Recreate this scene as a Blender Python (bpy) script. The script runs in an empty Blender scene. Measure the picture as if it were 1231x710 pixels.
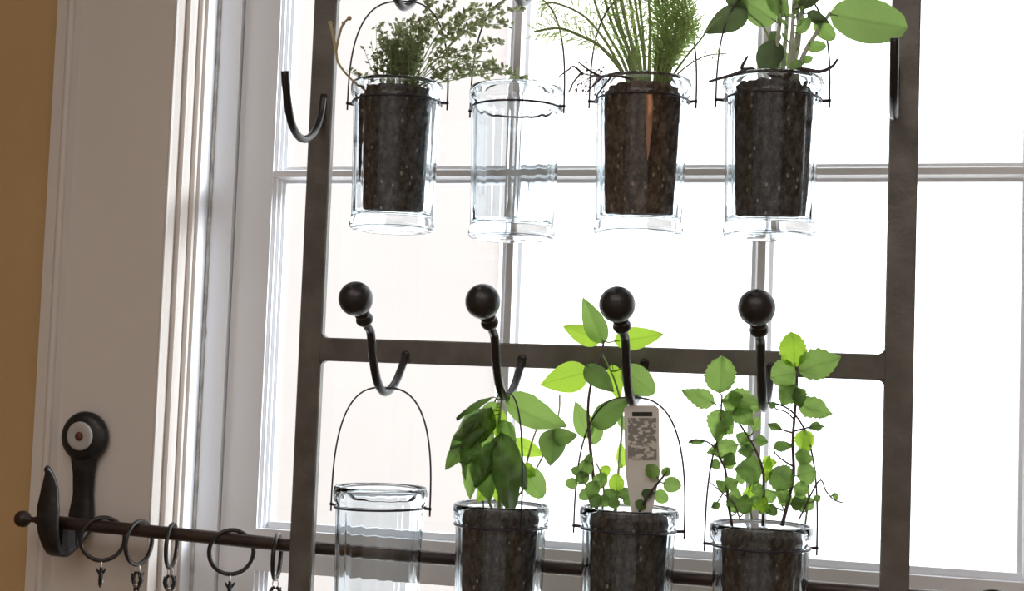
import bpy, bmesh, math, random
from mathutils import Vector, Matrix, noise
random.seed(7)
S = bpy.context.scene
COL = S.collection

# ------------------------------------------------------------------ camera
IW, IH = 1231.0, 710.0
FPX = 1700.0
YAW, PITCH, ROLL = math.radians(16), math.radians(3.35), math.radians(2.12)
DIST = 1.32
_cy, _sy, _cp, _sp = math.cos(YAW), math.sin(YAW), math.cos(PITCH), math.sin(PITCH)
FWD = Vector((-_sy*_cp, _cy*_cp, _sp))
_r = Vector((_cy, _sy, 0)); _u = _r.cross(FWD)
RGT = math.cos(ROLL)*_r + math.sin(ROLL)*_u
UPV = -math.sin(ROLL)*_r + math.cos(ROLL)*_u
CAM = Vector((0, 0, 1.5)) - DIST*FWD
cd = bpy.data.cameras.new('camera'); cam = bpy.data.objects.new('camera', cd); COL.objects.link(cam)
cd.sensor_width = 36; cd.lens = FPX/IW*36; cd.clip_start = .02; cd.clip_end = 200
M3 = Matrix((RGT, UPV, -FWD)).transposed().to_4x4(); M3.translation = CAM
cam.matrix_world = M3
S.camera = cam

def at(x, y, Y):
    """surveyed point: sight line through a photo pixel met with the plane at depth Y"""
    d = FWD*FPX + RGT*(x-IW/2) - UPV*(y-IH/2)
    return CAM + d*((Y-CAM.y)/d.y)
MPP = 1.215/FPX          # metres for one pixel at the jars

# ------------------------------------------------------------------ world and light
w = bpy.data.worlds.new('overcast_sky'); S.world = w; w.use_nodes = True
bg = w.node_tree.nodes['Background']
bg.inputs[0].default_value = (.94, .97, 1.0, 1); bg.inputs[1].default_value = 3.0
sl = bpy.data.lights.new('low_sun', 'SUN'); sl.energy = 11; sl.angle = math.radians(14); sl.color = (.93, .97, 1.0)
so = bpy.data.objects.new('low_sun', sl); COL.objects.link(so); so.location = (6, 4, 4)
_d = Vector((-math.cos(math.radians(10)), -math.sin(math.radians(10)), -.22)); so.rotation_euler = _d.to_track_quat('-Z', 'Y').to_euler()
cl = bpy.data.lights.new('overhead_room_fill', 'AREA'); cl.shape = 'RECTANGLE'; cl.size = 2.2; cl.size_y = 1.6; cl.energy = 23; cl.color = (1, .945, .895)  # added overhead fill to brighten the room, not an actual lamp
co = bpy.data.objects.new('overhead_room_fill', cl); COL.objects.link(co); co.location = (.2, -1.9, 2.53)
ld = bpy.data.lights.new('rear_room_fill', 'AREA'); ld.shape = 'RECTANGLE'; ld.size = 3.8; ld.size_y = 1.9  # added soft fill behind the camera; the back wall has no window
ld.energy = 6.5; ld.color = (.97, .98, 1)
lo = bpy.data.objects.new('rear_room_fill', ld); COL.objects.link(lo)
lo.location = (.2, -3.33, 1.4); lo.rotation_euler = (math.radians(90), 0, 0)
S.view_settings.view_transform = 'Standard'; S.view_settings.look = 'None'
S.view_settings.exposure = 0; S.view_settings.gamma = 1; S.view_settings.use_curve_mapping = False

# ------------------------------------------------------------------ materials
def nt(name):
    m = bpy.data.materials.new(name); m.use_nodes = True
    t = m.node_tree; return m, t, t.nodes['Principled BSDF'], t.nodes['Material Output']
def mat(name, c1, c2=None, scale=40, rough=.5, metal=0, bump=0, bscale=None, detail=6, spec=.5, stretch=None):
    m, t, p, o = nt(name)
    p.inputs['Roughness'].default_value = rough; p.inputs['Metallic'].default_value = metal
    p.inputs['Specular IOR Level'].default_value = spec
    tc = t.nodes.new('ShaderNodeTexCoord'); src = tc.outputs['Object']
    if stretch:
        mp = t.nodes.new('ShaderNodeMapping'); mp.inputs['Scale'].default_value = stretch
        t.links.new(src, mp.inputs[0]); src = mp.outputs[0]
    n = t.nodes.new('ShaderNodeTexNoise'); n.inputs['Scale'].default_value = scale; n.inputs['Detail'].default_value = detail
    t.links.new(src, n.inputs['Vector'])
    r = t.nodes.new('ShaderNodeValToRGB')
    r.color_ramp.elements[0].position = .35; r.color_ramp.elements[1].position = .68
    r.color_ramp.elements[0].color = (*c1, 1); r.color_ramp.elements[1].color = (*(c2 or c1), 1)
    t.links.new(n.outputs['Fac'], r.inputs[0]); t.links.new(r.outputs[0], p.inputs['Base Color'])
    if bump:
        n2 = t.nodes.new('ShaderNodeTexNoise'); n2.inputs['Scale'].default_value = bscale or scale; n2.inputs['Detail'].default_value = 5
        t.links.new(src, n2.inputs['Vector'])
        b = t.nodes.new('ShaderNodeBump'); b.inputs['Strength'].default_value = bump; b.inputs['Distance'].default_value = .002
        t.links.new(n2.outputs['Fac'], b.inputs['Height']); t.links.new(b.outputs[0], p.inputs['Normal'])
    return m
M = {}
M['tan'] = mat('tan_wall_paint', (.50, .335, .155), (.53, .355, .17), 9, .8, bump=.08, bscale=160)
M['casing'] = mat('casing_paint', (.675, .63, .60), (.715, .67, .64), 6, .45, bump=.05, bscale=60, stretch=(1, 1, .15))
M['sash'] = mat('sash_paint', (.84, .865, .92), (.88, .905, .955), 8, .4, bump=.05, bscale=50, stretch=(1, 1, .2))
M['caulk'] = mat('old_caulk', (.42, .42, .42), (.75, .75, .74), 60, .8, bump=.6, bscale=90)
M['ceil'] = mat('ceiling_paint', (.75, .74, .72), None, 8, .9)
M['floor'] = mat('floor_boards', (.24, .15, .085), (.32, .21, .12), 6, .45, stretch=(1, 8, 1))
M['iron'] = mat('dark_iron', (.11, .102, .092), (.17, .158, .145), 28, .42, metal=.35, bump=.25, bscale=120)
M['knob'] = mat('black_iron_knob', (.018, .017, .018), (.034, .031, .032), 40, .33, metal=.2, bump=.15, bscale=200)
M['bracket'] = mat('cast_iron_black', (.014, .014, .016), (.036, .035, .037), 55, .42, metal=.3, bump=.35, bscale=150)
M['rod'] = mat('bronze_rod', (.040, .027, .024), (.062, .042, .036), 30, .4, metal=.4)
M['ring'] = mat('black_ring', (.022, .020, .020), (.04, .036, .034), 40, .35, metal=.4)
M['wire'] = mat('dark_wire', (.035, .028, .040), (.07, .058, .075), 60, .4, metal=.6)
M['steel'] = mat('bright_steel', (.62, .61, .60), (.72, .71, .70), 60, .3, metal=.9)
M['washer'] = mat('pale_washer', (.42, .41, .40), (.50, .49, .475), 50, .5)
M['screw'] = mat('rust_screw', (.10, .028, .02), (.16, .05, .035), 90, .6, metal=.3)
M['root'] = mat('orange_root', (.75, .36, .20), (.88, .50, .30), 120, .7)
M['siding'] = mat('pale_pink_siding', (.405, .37, .36), (.42, .385, .37), 2, .8)
M['roofing'] = mat('grey_shingle', (.22, .21, .21), (.30, .29, .28), 12, .9)
M['snow'] = mat('pale_ground', (.74, .74, .74), (.80, .80, .79), 3, .9)
M['dry'] = mat('dry_stem', (.05, .04, .045), (.10, .085, .09), 80, .8)
M['straw'] = mat('straw_sprig', (.42, .36, .18), (.55, .48, .28), 80, .8)
M['tagp'] = mat('tag_plastic', (.70, .69, .66), (.78, .77, .74), 30, .5)

def soilmat(name, c0, c1, c2):
    m, t, p, o = nt(name); p.inputs['Roughness'].default_value = .95
    tc = t.nodes.new('ShaderNodeTexCoord')
    n = t.nodes.new('ShaderNodeTexNoise'); n.inputs['Scale'].default_value = 190; n.inputs['Detail'].default_value = 6; n.inputs['Roughness'].default_value = .75
    v = t.nodes.new('ShaderNodeTexVoronoi'); v.inputs['Scale'].default_value = 300; v.inputs['Randomness'].default_value = 1
    mp = t.nodes.new('ShaderNodeMapping'); mp.inputs['Scale'].default_value = (1, 1, .6)
    t.links.new(tc.outputs['Object'], mp.inputs[0]); t.links.new(mp.outputs[0], n.inputs['Vector']); t.links.new(mp.outputs[0], v.inputs['Vector'])
    r = t.nodes.new('ShaderNodeValToRGB'); r.color_ramp.elements[0].position = .42; r.color_ramp.elements[1].position = .64
    r.color_ramp.elements[0].color = (*c0, 1); r.color_ramp.elements[1].color = (*c1, 1); t.links.new(n.outputs['Fac'], r.inputs[0])
    sx = t.nodes.new('ShaderNodeSeparateColor'); t.links.new(v.outputs['Color'], sx.inputs[0])
    g = t.nodes.new('ShaderNodeMath'); g.operation = 'GREATER_THAN'; g.inputs[1].default_value = .955; t.links.new(sx.outputs[0], g.inputs[0])
    l = t.nodes.new('ShaderNodeMath'); l.operation = 'LESS_THAN'; l.inputs[1].default_value = .36; t.links.new(v.outputs['Distance'], l.inputs[0])
    k = t.nodes.new('ShaderNodeMath'); k.operation = 'MULTIPLY'; t.links.new(g.outputs[0], k.inputs[0]); t.links.new(l.outputs[0], k.inputs[1])
    mx = t.nodes.new('ShaderNodeMix'); mx.data_type = 'RGBA'; mx.inputs[7].default_value = (*c2, 1)
    t.links.new(k.outputs[0], mx.inputs[0]); t.links.new(r.outputs[0], mx.inputs[6]); t.links.new(mx.outputs[2], p.inputs['Base Color'])
    b = t.nodes.new('ShaderNodeBump'); b.inputs['Strength'].default_value = .8; b.inputs['Distance'].default_value = .002
    t.links.new(n.outputs['Fac'], b.inputs['Height']); t.links.new(b.outputs[0], p.inputs['Normal'])
    return m
M['soil'] = soilmat('potting_soil', (.024, .021, .021), (.175, .16, .155), (.42, .40, .38))
M['soilb'] = soilmat('brown_potting_soil', (.040, .026, .019), (.27, .19, .14), (.50, .36, .24))
def glass(name, col, rough=0.0):
    m = bpy.data.materials.new(name); m.use_nodes = True; t = m.node_tree; t.nodes.clear()
    o = t.nodes.new('ShaderNodeOutputMaterial'); g = t.nodes.new('ShaderNodeBsdfGlass')
    g.inputs['Color'].default_value = (*col, 1); g.inputs['Roughness'].default_value = rough; g.inputs['IOR'].default_value = 1.45
    t.links.new(g.outputs[0], o.inputs[0]); return m
M['glass'] = glass('jar_glass', (.955, .977, .99))
def pane_mat():
    m = bpy.data.materials.new('window_pane_glass'); m.use_nodes = True; t = m.node_tree; t.nodes.clear()
    o = t.nodes.new('ShaderNodeOutputMaterial'); mx = t.nodes.new('ShaderNodeMixShader')
    tr = t.nodes.new('ShaderNodeBsdfTransparent'); tr.inputs[0].default_value = (.985, .99, .985, 1)
    gl = t.nodes.new('ShaderNodeBsdfGlossy'); gl.inputs['Roughness'].default_value = .02
    lw = t.nodes.new('ShaderNodeLayerWeight'); lw.inputs[0].default_value = .5
    pw = t.nodes.new('ShaderNodeMath'); pw.operation = 'POWER'; pw.inputs[1].default_value = 6; t.links.new(lw.outputs['Facing'], pw.inputs[0])
    fr = t.nodes.new('ShaderNodeMath'); fr.operation = 'MULTIPLY_ADD'; fr.inputs[1].default_value = .45; fr.inputs[2].default_value = .03; t.links.new(pw.outputs[0], fr.inputs[0])
    t.links.new(fr.outputs[0], mx.inputs[0]); t.links.new(tr.outputs[0], mx.inputs[1]); t.links.new(gl.outputs[0], mx.inputs[2])
    t.links.new(mx.outputs[0], o.inputs[0]); return m
M['pane'] = pane_mat()

def leafmat(name, dark, light, trans, tfac=.5, veins=9, rough=.45):
    m, t, p, o = nt(name)
    uv = t.nodes.new('ShaderNodeUVMap'); uv.uv_map = 'UVMap'
    sep = t.nodes.new('ShaderNodeSeparateXYZ'); t.links.new(uv.outputs[0], sep.inputs[0])
    def ma(op, a, b=None):
        n = t.nodes.new('ShaderNodeMath'); n.operation = op
        for i, v in enumerate((a, b)):
            if v is None: continue
            if isinstance(v, (int, float)): n.inputs[i].default_value = v
            else: t.links.new(v, n.inputs[i])
        return n.outputs[0]
    ax = ma('ABSOLUTE', ma('SUBTRACT', sep.outputs['X'], .5))
    ph = ma('SUBTRACT', ma('MULTIPLY', sep.outputs['Y'], veins), ma('MULTIPLY', ax, veins*.55))
    fr = ma('ABSOLUTE', ma('SUBTRACT', ma('FRACT', ph), .5))
    side = ma('LESS_THAN', fr, .07); rib = ma('LESS_THAN', ax, .03)
    vein = ma('MAXIMUM', ma('MULTIPLY', side, .55), rib)
    tc = t.nodes.new('ShaderNodeTexCoord')
    n = t.nodes.new('ShaderNodeTexNoise'); n.inputs['Scale'].default_value = 70; t.links.new(tc.outputs['Object'], n.inputs['Vector'])
    mx = t.nodes.new('ShaderNodeMix'); mx.data_type = 'RGBA'
    mx.inputs[6].default_value = (*dark, 1); mx.inputs[7].default_value = (*light, 1)
    t.links.new(ma('ADD', ma('MULTIPLY', vein, .2), ma('MULTIPLY', n.outputs['Fac'], .8)), mx.inputs[0])
    t.links.new(mx.outputs[2], p.inputs['Base Color']); p.inputs['Roughness'].default_value = rough
    bp = t.nodes.new('ShaderNodeBump'); bp.inputs['Strength'].default_value = .5; bp.inputs['Distance'].default_value = .0015; bp.invert = True
    t.links.new(vein, bp.inputs['Height']); t.links.new(bp.outputs[0], p.inputs['Normal'])
    tr = t.nodes.new('ShaderNodeBsdfTranslucent')
    mx2 = t.nodes.new('ShaderNodeMix'); mx2.data_type = 'RGBA'
    mx2.inputs[6].default_value = (*trans, 1); mx2.inputs[7].default_value = (*[c*.6 for c in trans], 1)
    t.links.new(ma('MULTIPLY', vein, .5), mx2.inputs[0]); t.links.new(mx2.outputs[2], tr.inputs[0])
    ms = t.nodes.new('ShaderNodeMixShader'); ms.inputs[0].default_value = tfac
    t.links.new(p.outputs[0], ms.inputs[1]); t.links.new(tr.outputs[0], ms.inputs[2]); t.links.new(ms.outputs[0], o.inputs[0])
    return m
M['lb'] = leafmat('bright_leaf', (.10, .22, .03), (.22, .38, .06), (.50, .78, .07), .62)
M['lm'] = leafmat('mid_leaf', (.075, .16, .045), (.16, .28, .09), (.36, .57, .13), .5)
M['ld'] = leafmat('dark_leaf', (.06, .11, .04), (.13, .20, .07), (.22, .38, .08), .42)
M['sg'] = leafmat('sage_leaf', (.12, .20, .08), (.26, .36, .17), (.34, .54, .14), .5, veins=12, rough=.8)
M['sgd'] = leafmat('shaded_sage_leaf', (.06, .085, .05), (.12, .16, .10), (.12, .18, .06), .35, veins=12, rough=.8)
M['th'] = leafmat('thyme_leaf', (.17, .20, .12), (.34, .38, .25), (.42, .48, .24), .5)
M['dl'] = leafmat('dill_leaf', (.20, .28, .11), (.36, .45, .22), (.58, .74, .28), .58)
M['sd'] = mat('purple_stem', (.060, .035, .045), (.13, .075, .085), 60, .6)
M['sgn'] = mat('green_stem', (.20, .30, .09), (.33, .44, .16), 60, .6)
M['sw'] = mat('woolly_stem', (.42, .47, .36), (.60, .63, .52), 150, .9, bump=.5, bscale=300)

# ------------------------------------------------------------------ mesh helpers
class MB:
    def __init__(s): s.v = []; s.f = []; s.uv = {}
    def add(s, vs, fs):
        b = len(s.v); s.v += [tuple(v) for v in vs]; s.f += [tuple(i+b for i in f) for f in fs]; return b
    def box(s, x0, x1, y0, y1, z0, z1):
        s.add([(x, y, z) for z in (z0, z1) for y in (y0, y1) for x in (x0, x1)],
              [(0, 2, 3, 1), (4, 5, 7, 6), (0, 1, 5, 4), (2, 6, 7, 3), (0, 4, 6, 2), (1, 3, 7, 5)])
    def tube(s, pts, r, n=8, cap=True):
        pts = [Vector(p) for p in pts]; N = len(pts)
        rr = r if isinstance(r, (list, tuple)) else [r]*N
        tang = [(pts[min(i+1, N-1)]-pts[max(i-1, 0)]).normalized() for i in range(N)]
        a = tang[0].orthogonal().normalized(); vs = []
        for i in range(N):
            a = (a - tang[i]*a.dot(tang[i])).normalized(); b = tang[i].cross(a)
            vs += [pts[i]+(a*math.cos(k*math.tau/n)+b*math.sin(k*math.tau/n))*rr[i] for k in range(n)]
        fs = [(i*n+k, i*n+(k+1) % n, (i+1)*n+(k+1) % n, (i+1)*n+k) for i in range(N-1) for k in range(n)]
        if cap: fs += [tuple(range(n))[::-1], tuple((N-1)*n+k for k in range(n))]
        s.add(vs, fs)
    def lathe(s, prof, n=32, mtx=None, flute=None):
        vs = []; fs = []; idx = []
        for (r, z) in prof:
            if r < 1e-6: idx.append([len(vs)]); vs.append(Vector((0, 0, z)))
            else:
                idx.append(list(range(len(vs), len(vs)+n)))
                for k in range(n):
                    a = k*math.tau/n; q = r
                    if flute: q = flute(r, z, a)
                    vs.append(Vector((q*math.cos(a), q*math.sin(a), z)))
        for A, B in zip(idx, idx[1:]):
            for k in range(n):
                a0, a1 = A[k % len(A)], A[(k+1) % len(A)]; b0, b1 = B[k % len(B)], B[(k+1) % len(B)]
                q = [a0, a1, b1, b0]; u = [x for i, x in enumerate(q) if x not in q[:i]]
                if len(u) > 2: fs.append(tuple(u))
        if mtx: vs = [mtx @ v for v in vs]
        s.add(vs, fs)
    def build(s, name, m, parent=None, smooth=True, loc=None, fix=True):
        me = bpy.data.meshes.new(name); me.from_pydata(s.v, [], s.f)
        if fix:
            bm = bmesh.new(); bm.from_mesh(me); bmesh.ops.recalc_face_normals(bm, faces=bm.faces); bm.to_mesh(me); bm.free()
        if smooth:
            for p in me.polygons: p.use_smooth = True
        me.materials.append(M[m] if isinstance(m, str) else m)
        o = bpy.data.objects.new(name, me); COL.objects.link(o)
        if parent: o.parent = parent
        if loc: o.location = loc
        return o
def tag(o, label, cat, group=None, kind=None):
    if label: o['label'] = label
    if cat: o['category'] = cat
    if group: o['group'] = group
    if kind: o['kind'] = kind
    return o
def struct(o): o['kind'] = 'structure'; return o
def empty(name, loc=(0, 0, 0)):
    o = bpy.data.objects.new(name, None); o.location = loc; o.empty_display_size = .02; COL.objects.link(o); return o
def child(mb, name, m, parent, **k):
    """parts are modelled in world coordinates; shift them to the parent's frame"""
    l = parent.location
    p = parent.parent
    off = Vector(l)
    while p: off += Vector(p.location); p = p.parent
    mb.v = [(v[0]-off.x, v[1]-off.y, v[2]-off.z) for v in mb.v]
    o = mb.build(name, m, parent, **k)
    if hasattr(mb, 'uvs'): pass
    return o
def spline(pts, n=6):
    pts = [Vector(p) for p in pts]; P = [2*pts[0]-pts[1]]+pts+[2*pts[-1]-pts[-2]]; out = []
    for i in range(1, len(P)-2):
        for k in range(n):
            t = k/n; a, b, c, d = P[i-1:i+3]
            out.append(.5*((2*b)+(c-a)*t+(2*a-5*b+4*c-d)*t*t+(3*b-a-3*c+d)*t**3))
    out.append(pts[-1]); return out
def copy_mesh(o, parent=None, loc=None):
    c = o.copy(); COL.objects.link(c)
    if parent: c.parent = parent
    if loc is not None: c.location = loc
    return c

# ------------------------------------------------------------------ setting
YW, YC, YS, YG = .078, .055, .112, .130      # wall face, casing face, sash face, glass
OX0, OX1, OZ0, OZ1 = -.3765, .7930, .78, 2.09  # window opening
RX0, RX1, RY0, RZ1 = -2.1, 2.5, -3.4, 2.55
wl = MB()
wl.box(RX0, OX0-.02, YW, YW+.14, 0, RZ1); wl.box(OX1+.02, RX1, YW, YW+.14, 0, RZ1)
wl.box(OX0-.02, OX1+.02, YW, YW+.14, 0, OZ0-.02); wl.box(OX0-.02, OX1+.02, YW, YW+.14, OZ1, RZ1)
struct(wl.build('wall_front', 'tan', smooth=False))
b = MB(); b.box(RX0-.1, RX1+.1, RY0-.1, YW+.14, -.1, 0); struct(b.build('floor', 'floor', smooth=False))
b = MB(); b.box(RX0-.1, RX1+.1, RY0-.1, YW+.14, RZ1, RZ1+.1); struct(b.build('ceiling', 'ceil', smooth=False))
b = MB(); b.box(RX0-.1, RX0, RY0-.1, YW+.14, 0, RZ1); struct(b.build('wall_left', 'tan', smooth=False))
b = MB(); b.box(RX1, RX1+.1, RY0-.1, YW+.14, 0, RZ1); struct(b.build('wall_right', 'tan', smooth=False))
b = MB(); b.box(RX0, RX1, RY0-.1, RY0, 0, RZ1); struct(b.build('wall_back', 'tan', smooth=False))

# moulded casing: profile in (x, y), extruded along z (left side) and mirrored (right side)
def arc(cx, cy, r, a0, a1, n=6): return [(cx+r*math.cos(math.radians(a0+(a1-a0)*k/n)), cy-r*math.sin(math.radians(a0+(a1-a0)*k/n))) for k in range(n+1)]
prof = [(-.5425, YW+.002), (-.5425, .055), (-.540, .0515), (-.527, .0505)] + arc(-.5215, .0515, .0045, 150, 10, 6) + [(-.5125, .0555), (-.508, YC)]
prof += [(-.3990, YC), (-.3980, .0532), (-.3965, .0518), (-.3950, .0522), (-.3939, .0550), (-.3933, .0690), (-.3896, .0690), (-.3888, .0678), (-.3875, .0674), (-.3865, .0695), (-.3858, .0820), (-.3822, .0820), (-.3816, .0812), (-.3806, .0816), (-.3802, .0860)]
prof += [(-.3775, .0860), (-.3775, .0880), (-.3950, .0880)]
def casing(name, mirror):
    m = MB(); n = len(prof); q = [((OX0+OX1)-x if mirror else x, y) for x, y in prof]
    m.add([(x, y, z) for z in (.66, 2.21) for x, y in q], [(i, i+1, n+i+1, n+i) for i in range(n-1)] + [(n-1, 0, n, 2*n-1), tuple(range(n)), tuple(range(n, 2*n))])
    o = m.build(name, 'casing', smooth=False); struct(o)
    return o
casing('trim_1', False); casing('trim_2', True)
b = MB(); b.box(OX0, OX1, .0505, .085, OZ1, 2.21); struct(b.build('trim_3', 'casing', smooth=False))
b = MB(); b.box(-.56, .99, .02, YS+.02, OZ0-.03, OZ0); struct(b.build('trim_4', 'casing', smooth=False))

# window: jamb, parting strip, sash stiles, rails, muntins, beads, panes
win = empty('window_1', (OX0, YS, OZ0)); win['kind'] = 'structure'
win['label'] = 'white painted double hung window with divided panes'
def wpart(name, m, *boxes, label=None):
    b = MB()
    for bx in boxes: b.box(*bx)
    o = child(b, name, m, win, smooth=False)
    if label: o['label'] = label
    return o
wpart('jamb', 'sash', (OX0-.0195, OX0, .0862, .22, OZ0, OZ1)); wpart('jamb', 'sash', (OX1, OX1+.0195, .0862, .22, OZ0, OZ1))
wpart('jamb', 'sash', (OX0, OX1, .0862, .22, OZ1, OZ1+.0195))
# rough caulk bead in the corner
cb = MB(); pts = [(OX0+.0015+.0008*noise.noise((0, 0, z*60)), YS-.003+.001*noise.noise((5, 0, z*80)), z) for z in [OZ0+i*(OZ1-OZ0)/160 for i in range(161)]]
cb.tube(pts, [.0022+.0012*noise.noise((9, 3, p[2]*90)) for p in pts], 6)
child(cb, 'caulk_bead', 'caulk', win)['label'] = 'rough grey caulk line along the jamb corner'
PX = [(-.2946, -.0478), (-.0273, .2069), (.2279, .4566), (.4766, .7111)]
ZM = 1.2545                                              # top of meeting rail
for xa, xb, xc in ((OX0, -.3486, -.3055), (OX1, .7651, .7220)):
    wpart('parting_strip', 'sash', (min(xa, xb), max(xa, xb), YS-.003, .22, OZ0, OZ1))
    wpart('stile', 'sash', (min(xb, xc)+(.0012 if xb < 0 else 0), max(xb, xc)-(0 if xb < 0 else .0012), YS+.003, YG+.016, OZ0, OZ1))
wpart('meeting_rail', 'sash', (-.3055, .7220, YS+.001, YG+.016, 1.2105, ZM))
wpart('top_rail', 'sash', (-.3055, .7220, YS+.003, YG+.016, 2.02, OZ1)); wpart('bottom_rail', 'sash', (-.3055, .7220, YS+.003, YG+.016, OZ0, .85))
def bevelbar(x0, x1, z0, z1, vert):
    """muntin with a flat nose and stepped slopes to the glass on either side"""
    b = MB()
    if vert:
        c = (x0+x1)/2; h = (x1-x0)/2; q = [(-h, YG), (-h, YG-.0036), (-h*.62, YG-.0055), (-h*.36, YG-.0132), (h*.36, YG-.0132), (h*.62, YG-.0055), (h, YG-.0036), (h, YG), (h, YG+.0115), (-h, YG+.0115)]
        n = len(q); b.add([(c+a, y, z) for z in (z0, z1) for a, y in q], [(i, (i+1) % n, n+(i+1) % n, n+i) for i in range(n)] + [tuple(range(n)), tuple(range(n, 2*n))])
    else:
        c = (z0+z1)/2; h = (z1-z0)/2; q = [(-h, YG), (-h, YG-.004), (-h*.62, YG-.006), (-h*.36, YG-.014), (h*.36, YG-.014), (h*.62, YG-.006), (h, YG-.004), (h, YG), (h, YG+.012), (-h, YG+.012)]
        n = len(q); b.add([(x, y, c+a) for x in (x0, x1) for a, y in q], [(i, (i+1) % n, n+(i+1) % n, n+i) for i in range(n)] + [tuple(range(n)), tuple(range(n, 2*n))])
    child(b, 'muntin', 'sash', win, smooth=False)
for (a, b_), (c, d) in zip(PX, PX[1:]):
    for z0, z1 in ((ZM, 2.02), (.85, 1.2105)): bevelbar(b_, c, z0, z1, True)
for x0, x1 in ((-.3055, .7220),):
    bevelbar(x0, x1, 1.6238, 1.6418, False); bevelbar(x0, x1, 1.03, 1.0485, False)
# glazing beads along the stiles (two small steps to the glass)
for s_, x in ((1, -.3055), (-1, .7220)):
    for k, (wd, y0) in enumerate(((.0040, YS+.006), (.0075, YS+.010), (.0110, YS+.014))):
        wpart('glazing_bead', 'sash', (min(x, x+s_*wd), max(x, x+s_*wd), y0, YG+.001, .85, 2.02))
wpart('glazing_bead', 'sash', (-.2946, .7111, YS+.012, YG+.001, ZM, ZM+.007))
for x0, x1 in PX:
    for z0, z1 in ((ZM, 1.6238), (1.6418, 2.02), (.85, 1.03), (1.0485, 1.2105)):
        wpart('pane', 'pane', (x0, x1, YG+.001, YG+.004, z0, z1))

# outdoors: pale ground and the neighbouring house
b = MB(); b.box(-25, 25, .3, 40, -.4, -.3); struct(b.build('ground', 'snow', smooth=False))
hx = at(624, 320, 7.0).x
house = empty('neighbour_house', (hx-4, 7.0, -.3)); tag(house, 'pale sunlit house wall seen outside through the window', 'house')
b = MB(); b.box(hx-8, hx, 7.0, 13, -.32, 9.2); child(b, 'wall', 'siding', house, smooth=False)
b = MB(); b.box(hx-.12, hx+.02, 6.975, 7.1, -.32, 9.2); child(b, 'corner_board', 'snow', house, smooth=False)
b = MB(); b.add([(hx-8.3, 6.7, 9.1), (hx+.3, 6.7, 9.1), (hx+.3, 13.3, 9.1), (hx-8.3, 13.3, 9.1), (hx-8.3, 10, 11.3), (hx+.3, 10, 11.3)],
                [(0, 1, 5, 4), (2, 3, 4, 5), (1, 2, 5), (3, 0, 4), (0, 3, 2, 1)]); child(b, 'roof', 'roofing', house, smooth=False)

# ------------------------------------------------------------------ iron hook rack
ZB = 1.4443; DZU = .3575
rack = empty('hook_rack', (.07, 0, 1.02)); tag(rack, 'dark iron rack of posts and crossbars with ball tipped hooks', 'rack')
def bevbox(b, x0, x1, y0, y1, z0, z1, e=.0012):
    q = [(x0+e, y0), (x1-e, y0), (x1, y0+e), (x1, y1-e), (x1-e, y1), (x0+e, y1), (x0, y1-e), (x0, y0+e)]
    n = 8; b.add([(x, y, z) for z in (z0, z1) for x, y in q], [(i, (i+1) % n, n+(i+1) % n, n+i) for i in range(n)] + [tuple(range(n)), tuple(range(n, 2*n))])
b = MB(); bevbox(b, -.2122, -.1882, -.0045, .0045, 1.02, 1.86); child(b, 'post', 'iron', rack, smooth=False)
b = MB(); bevbox(b, .3372, .3618, -.0045, .0045, 1.02, 1.86); child(b, 'post', 'iron', rack, smooth=False)
for zc in (ZB, ZB+DZU, ZB-.357):
    b = MB(); h = .0112; e = .0012; x0, x1 = -.189, .338
    q = [(zc-h+e, -.0042), (zc+h-e, -.0042), (zc+h, -.003), (zc+h, .003), (zc+h-e, .0042), (zc-h+e, .0042), (zc-h, .003), (zc-h, -.003)]
    b.add([(x, y, z) for x in (x0, x1) for z, y in q], [(i, (i+1) % 8, 8+(i+1) % 8, 8+i) for i in range(8)] + [tuple(range(8)), tuple(range(8, 16))])
    child(b, 'crossbar', 'iron', rack, smooth=False)
    for xs, sx in ((-.1885, 1), (.3375, -1)):            # small weld fillets in the corners
        for sz in (1, -1):
            b = MB(); z0 = zc+sz*(h-.0006); q = [(xs-sx*.001, z0), (xs+sx*.006, z0), (xs+sx*.0022, z0+sz*.002), (xs-sx*.001, z0+sz*.006)]
            b.add([(x, y, z) for y in (-.0035, .0035) for x, z in q], [(0, 1, 2, 3), (4, 5, 6, 7), (0, 1, 5, 4), (1, 2, 6, 5), (2, 3, 7, 6), (3, 0, 4, 7)])
            child(b, 'weld', 'iron', rack, smooth=False)
HX = [-.1016, .0131, .1280, .2410]
HP = [(-.003, -.004), (-.012, -.014), (-.030, -.0305), (-.0535, -.0385), (-.0735, -.0295), (-.0875, -.008), (-.095, .0135), (-.104, .0195), (-.113, .0245)]
hpts = spline([(0, y, z) for y, z in HP], 5)
hm = MB(); hm.tube(hpts, [.0040-.0006*abs(i/len(hpts)-.5) for i in range(len(hpts))], 10)
foot = Matrix.Rotation(math.radians(90), 4, 'X'); hm.lathe([(0, .0055), (.0030, .0052), (.0042, .0045), (.0042, .0036), (0, .0038)], 14, Matrix.Translation((0, 0, -.003)) @ foot)
AX = (Vector((0, -.135, .0430))-Vector((0, -.104, .0195))).normalized()
kq = AX.to_track_quat('Z', 'Y').to_matrix().to_4x4()
km = MB(); R_ = .0150; c0 = .0
prof_k = [(0, -.032), (.0045, -.032), (.0072, -.0295), (.0078, -.0275), (.0070, -.025), (.0052, -.0236), (.0052, -.0224), (.0066, -.0206), (.0068, -.0190), (.0050, -.0172), (.0046, -.0155), (.0058, -.0138)]
prof_k += [(R_*math.sin(math.radians(a)), -R_*math.cos(math.radians(a))) for a in range(26, 171, 9)] + [(.0022, R_*.99), (.0022, R_*1.03), (0, R_*1.04)]
km.lathe(prof_k, 28, Matrix.Translation(Vector((0, -.1335, .0420))) @ kq)
hook0 = knob0 = None
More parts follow.
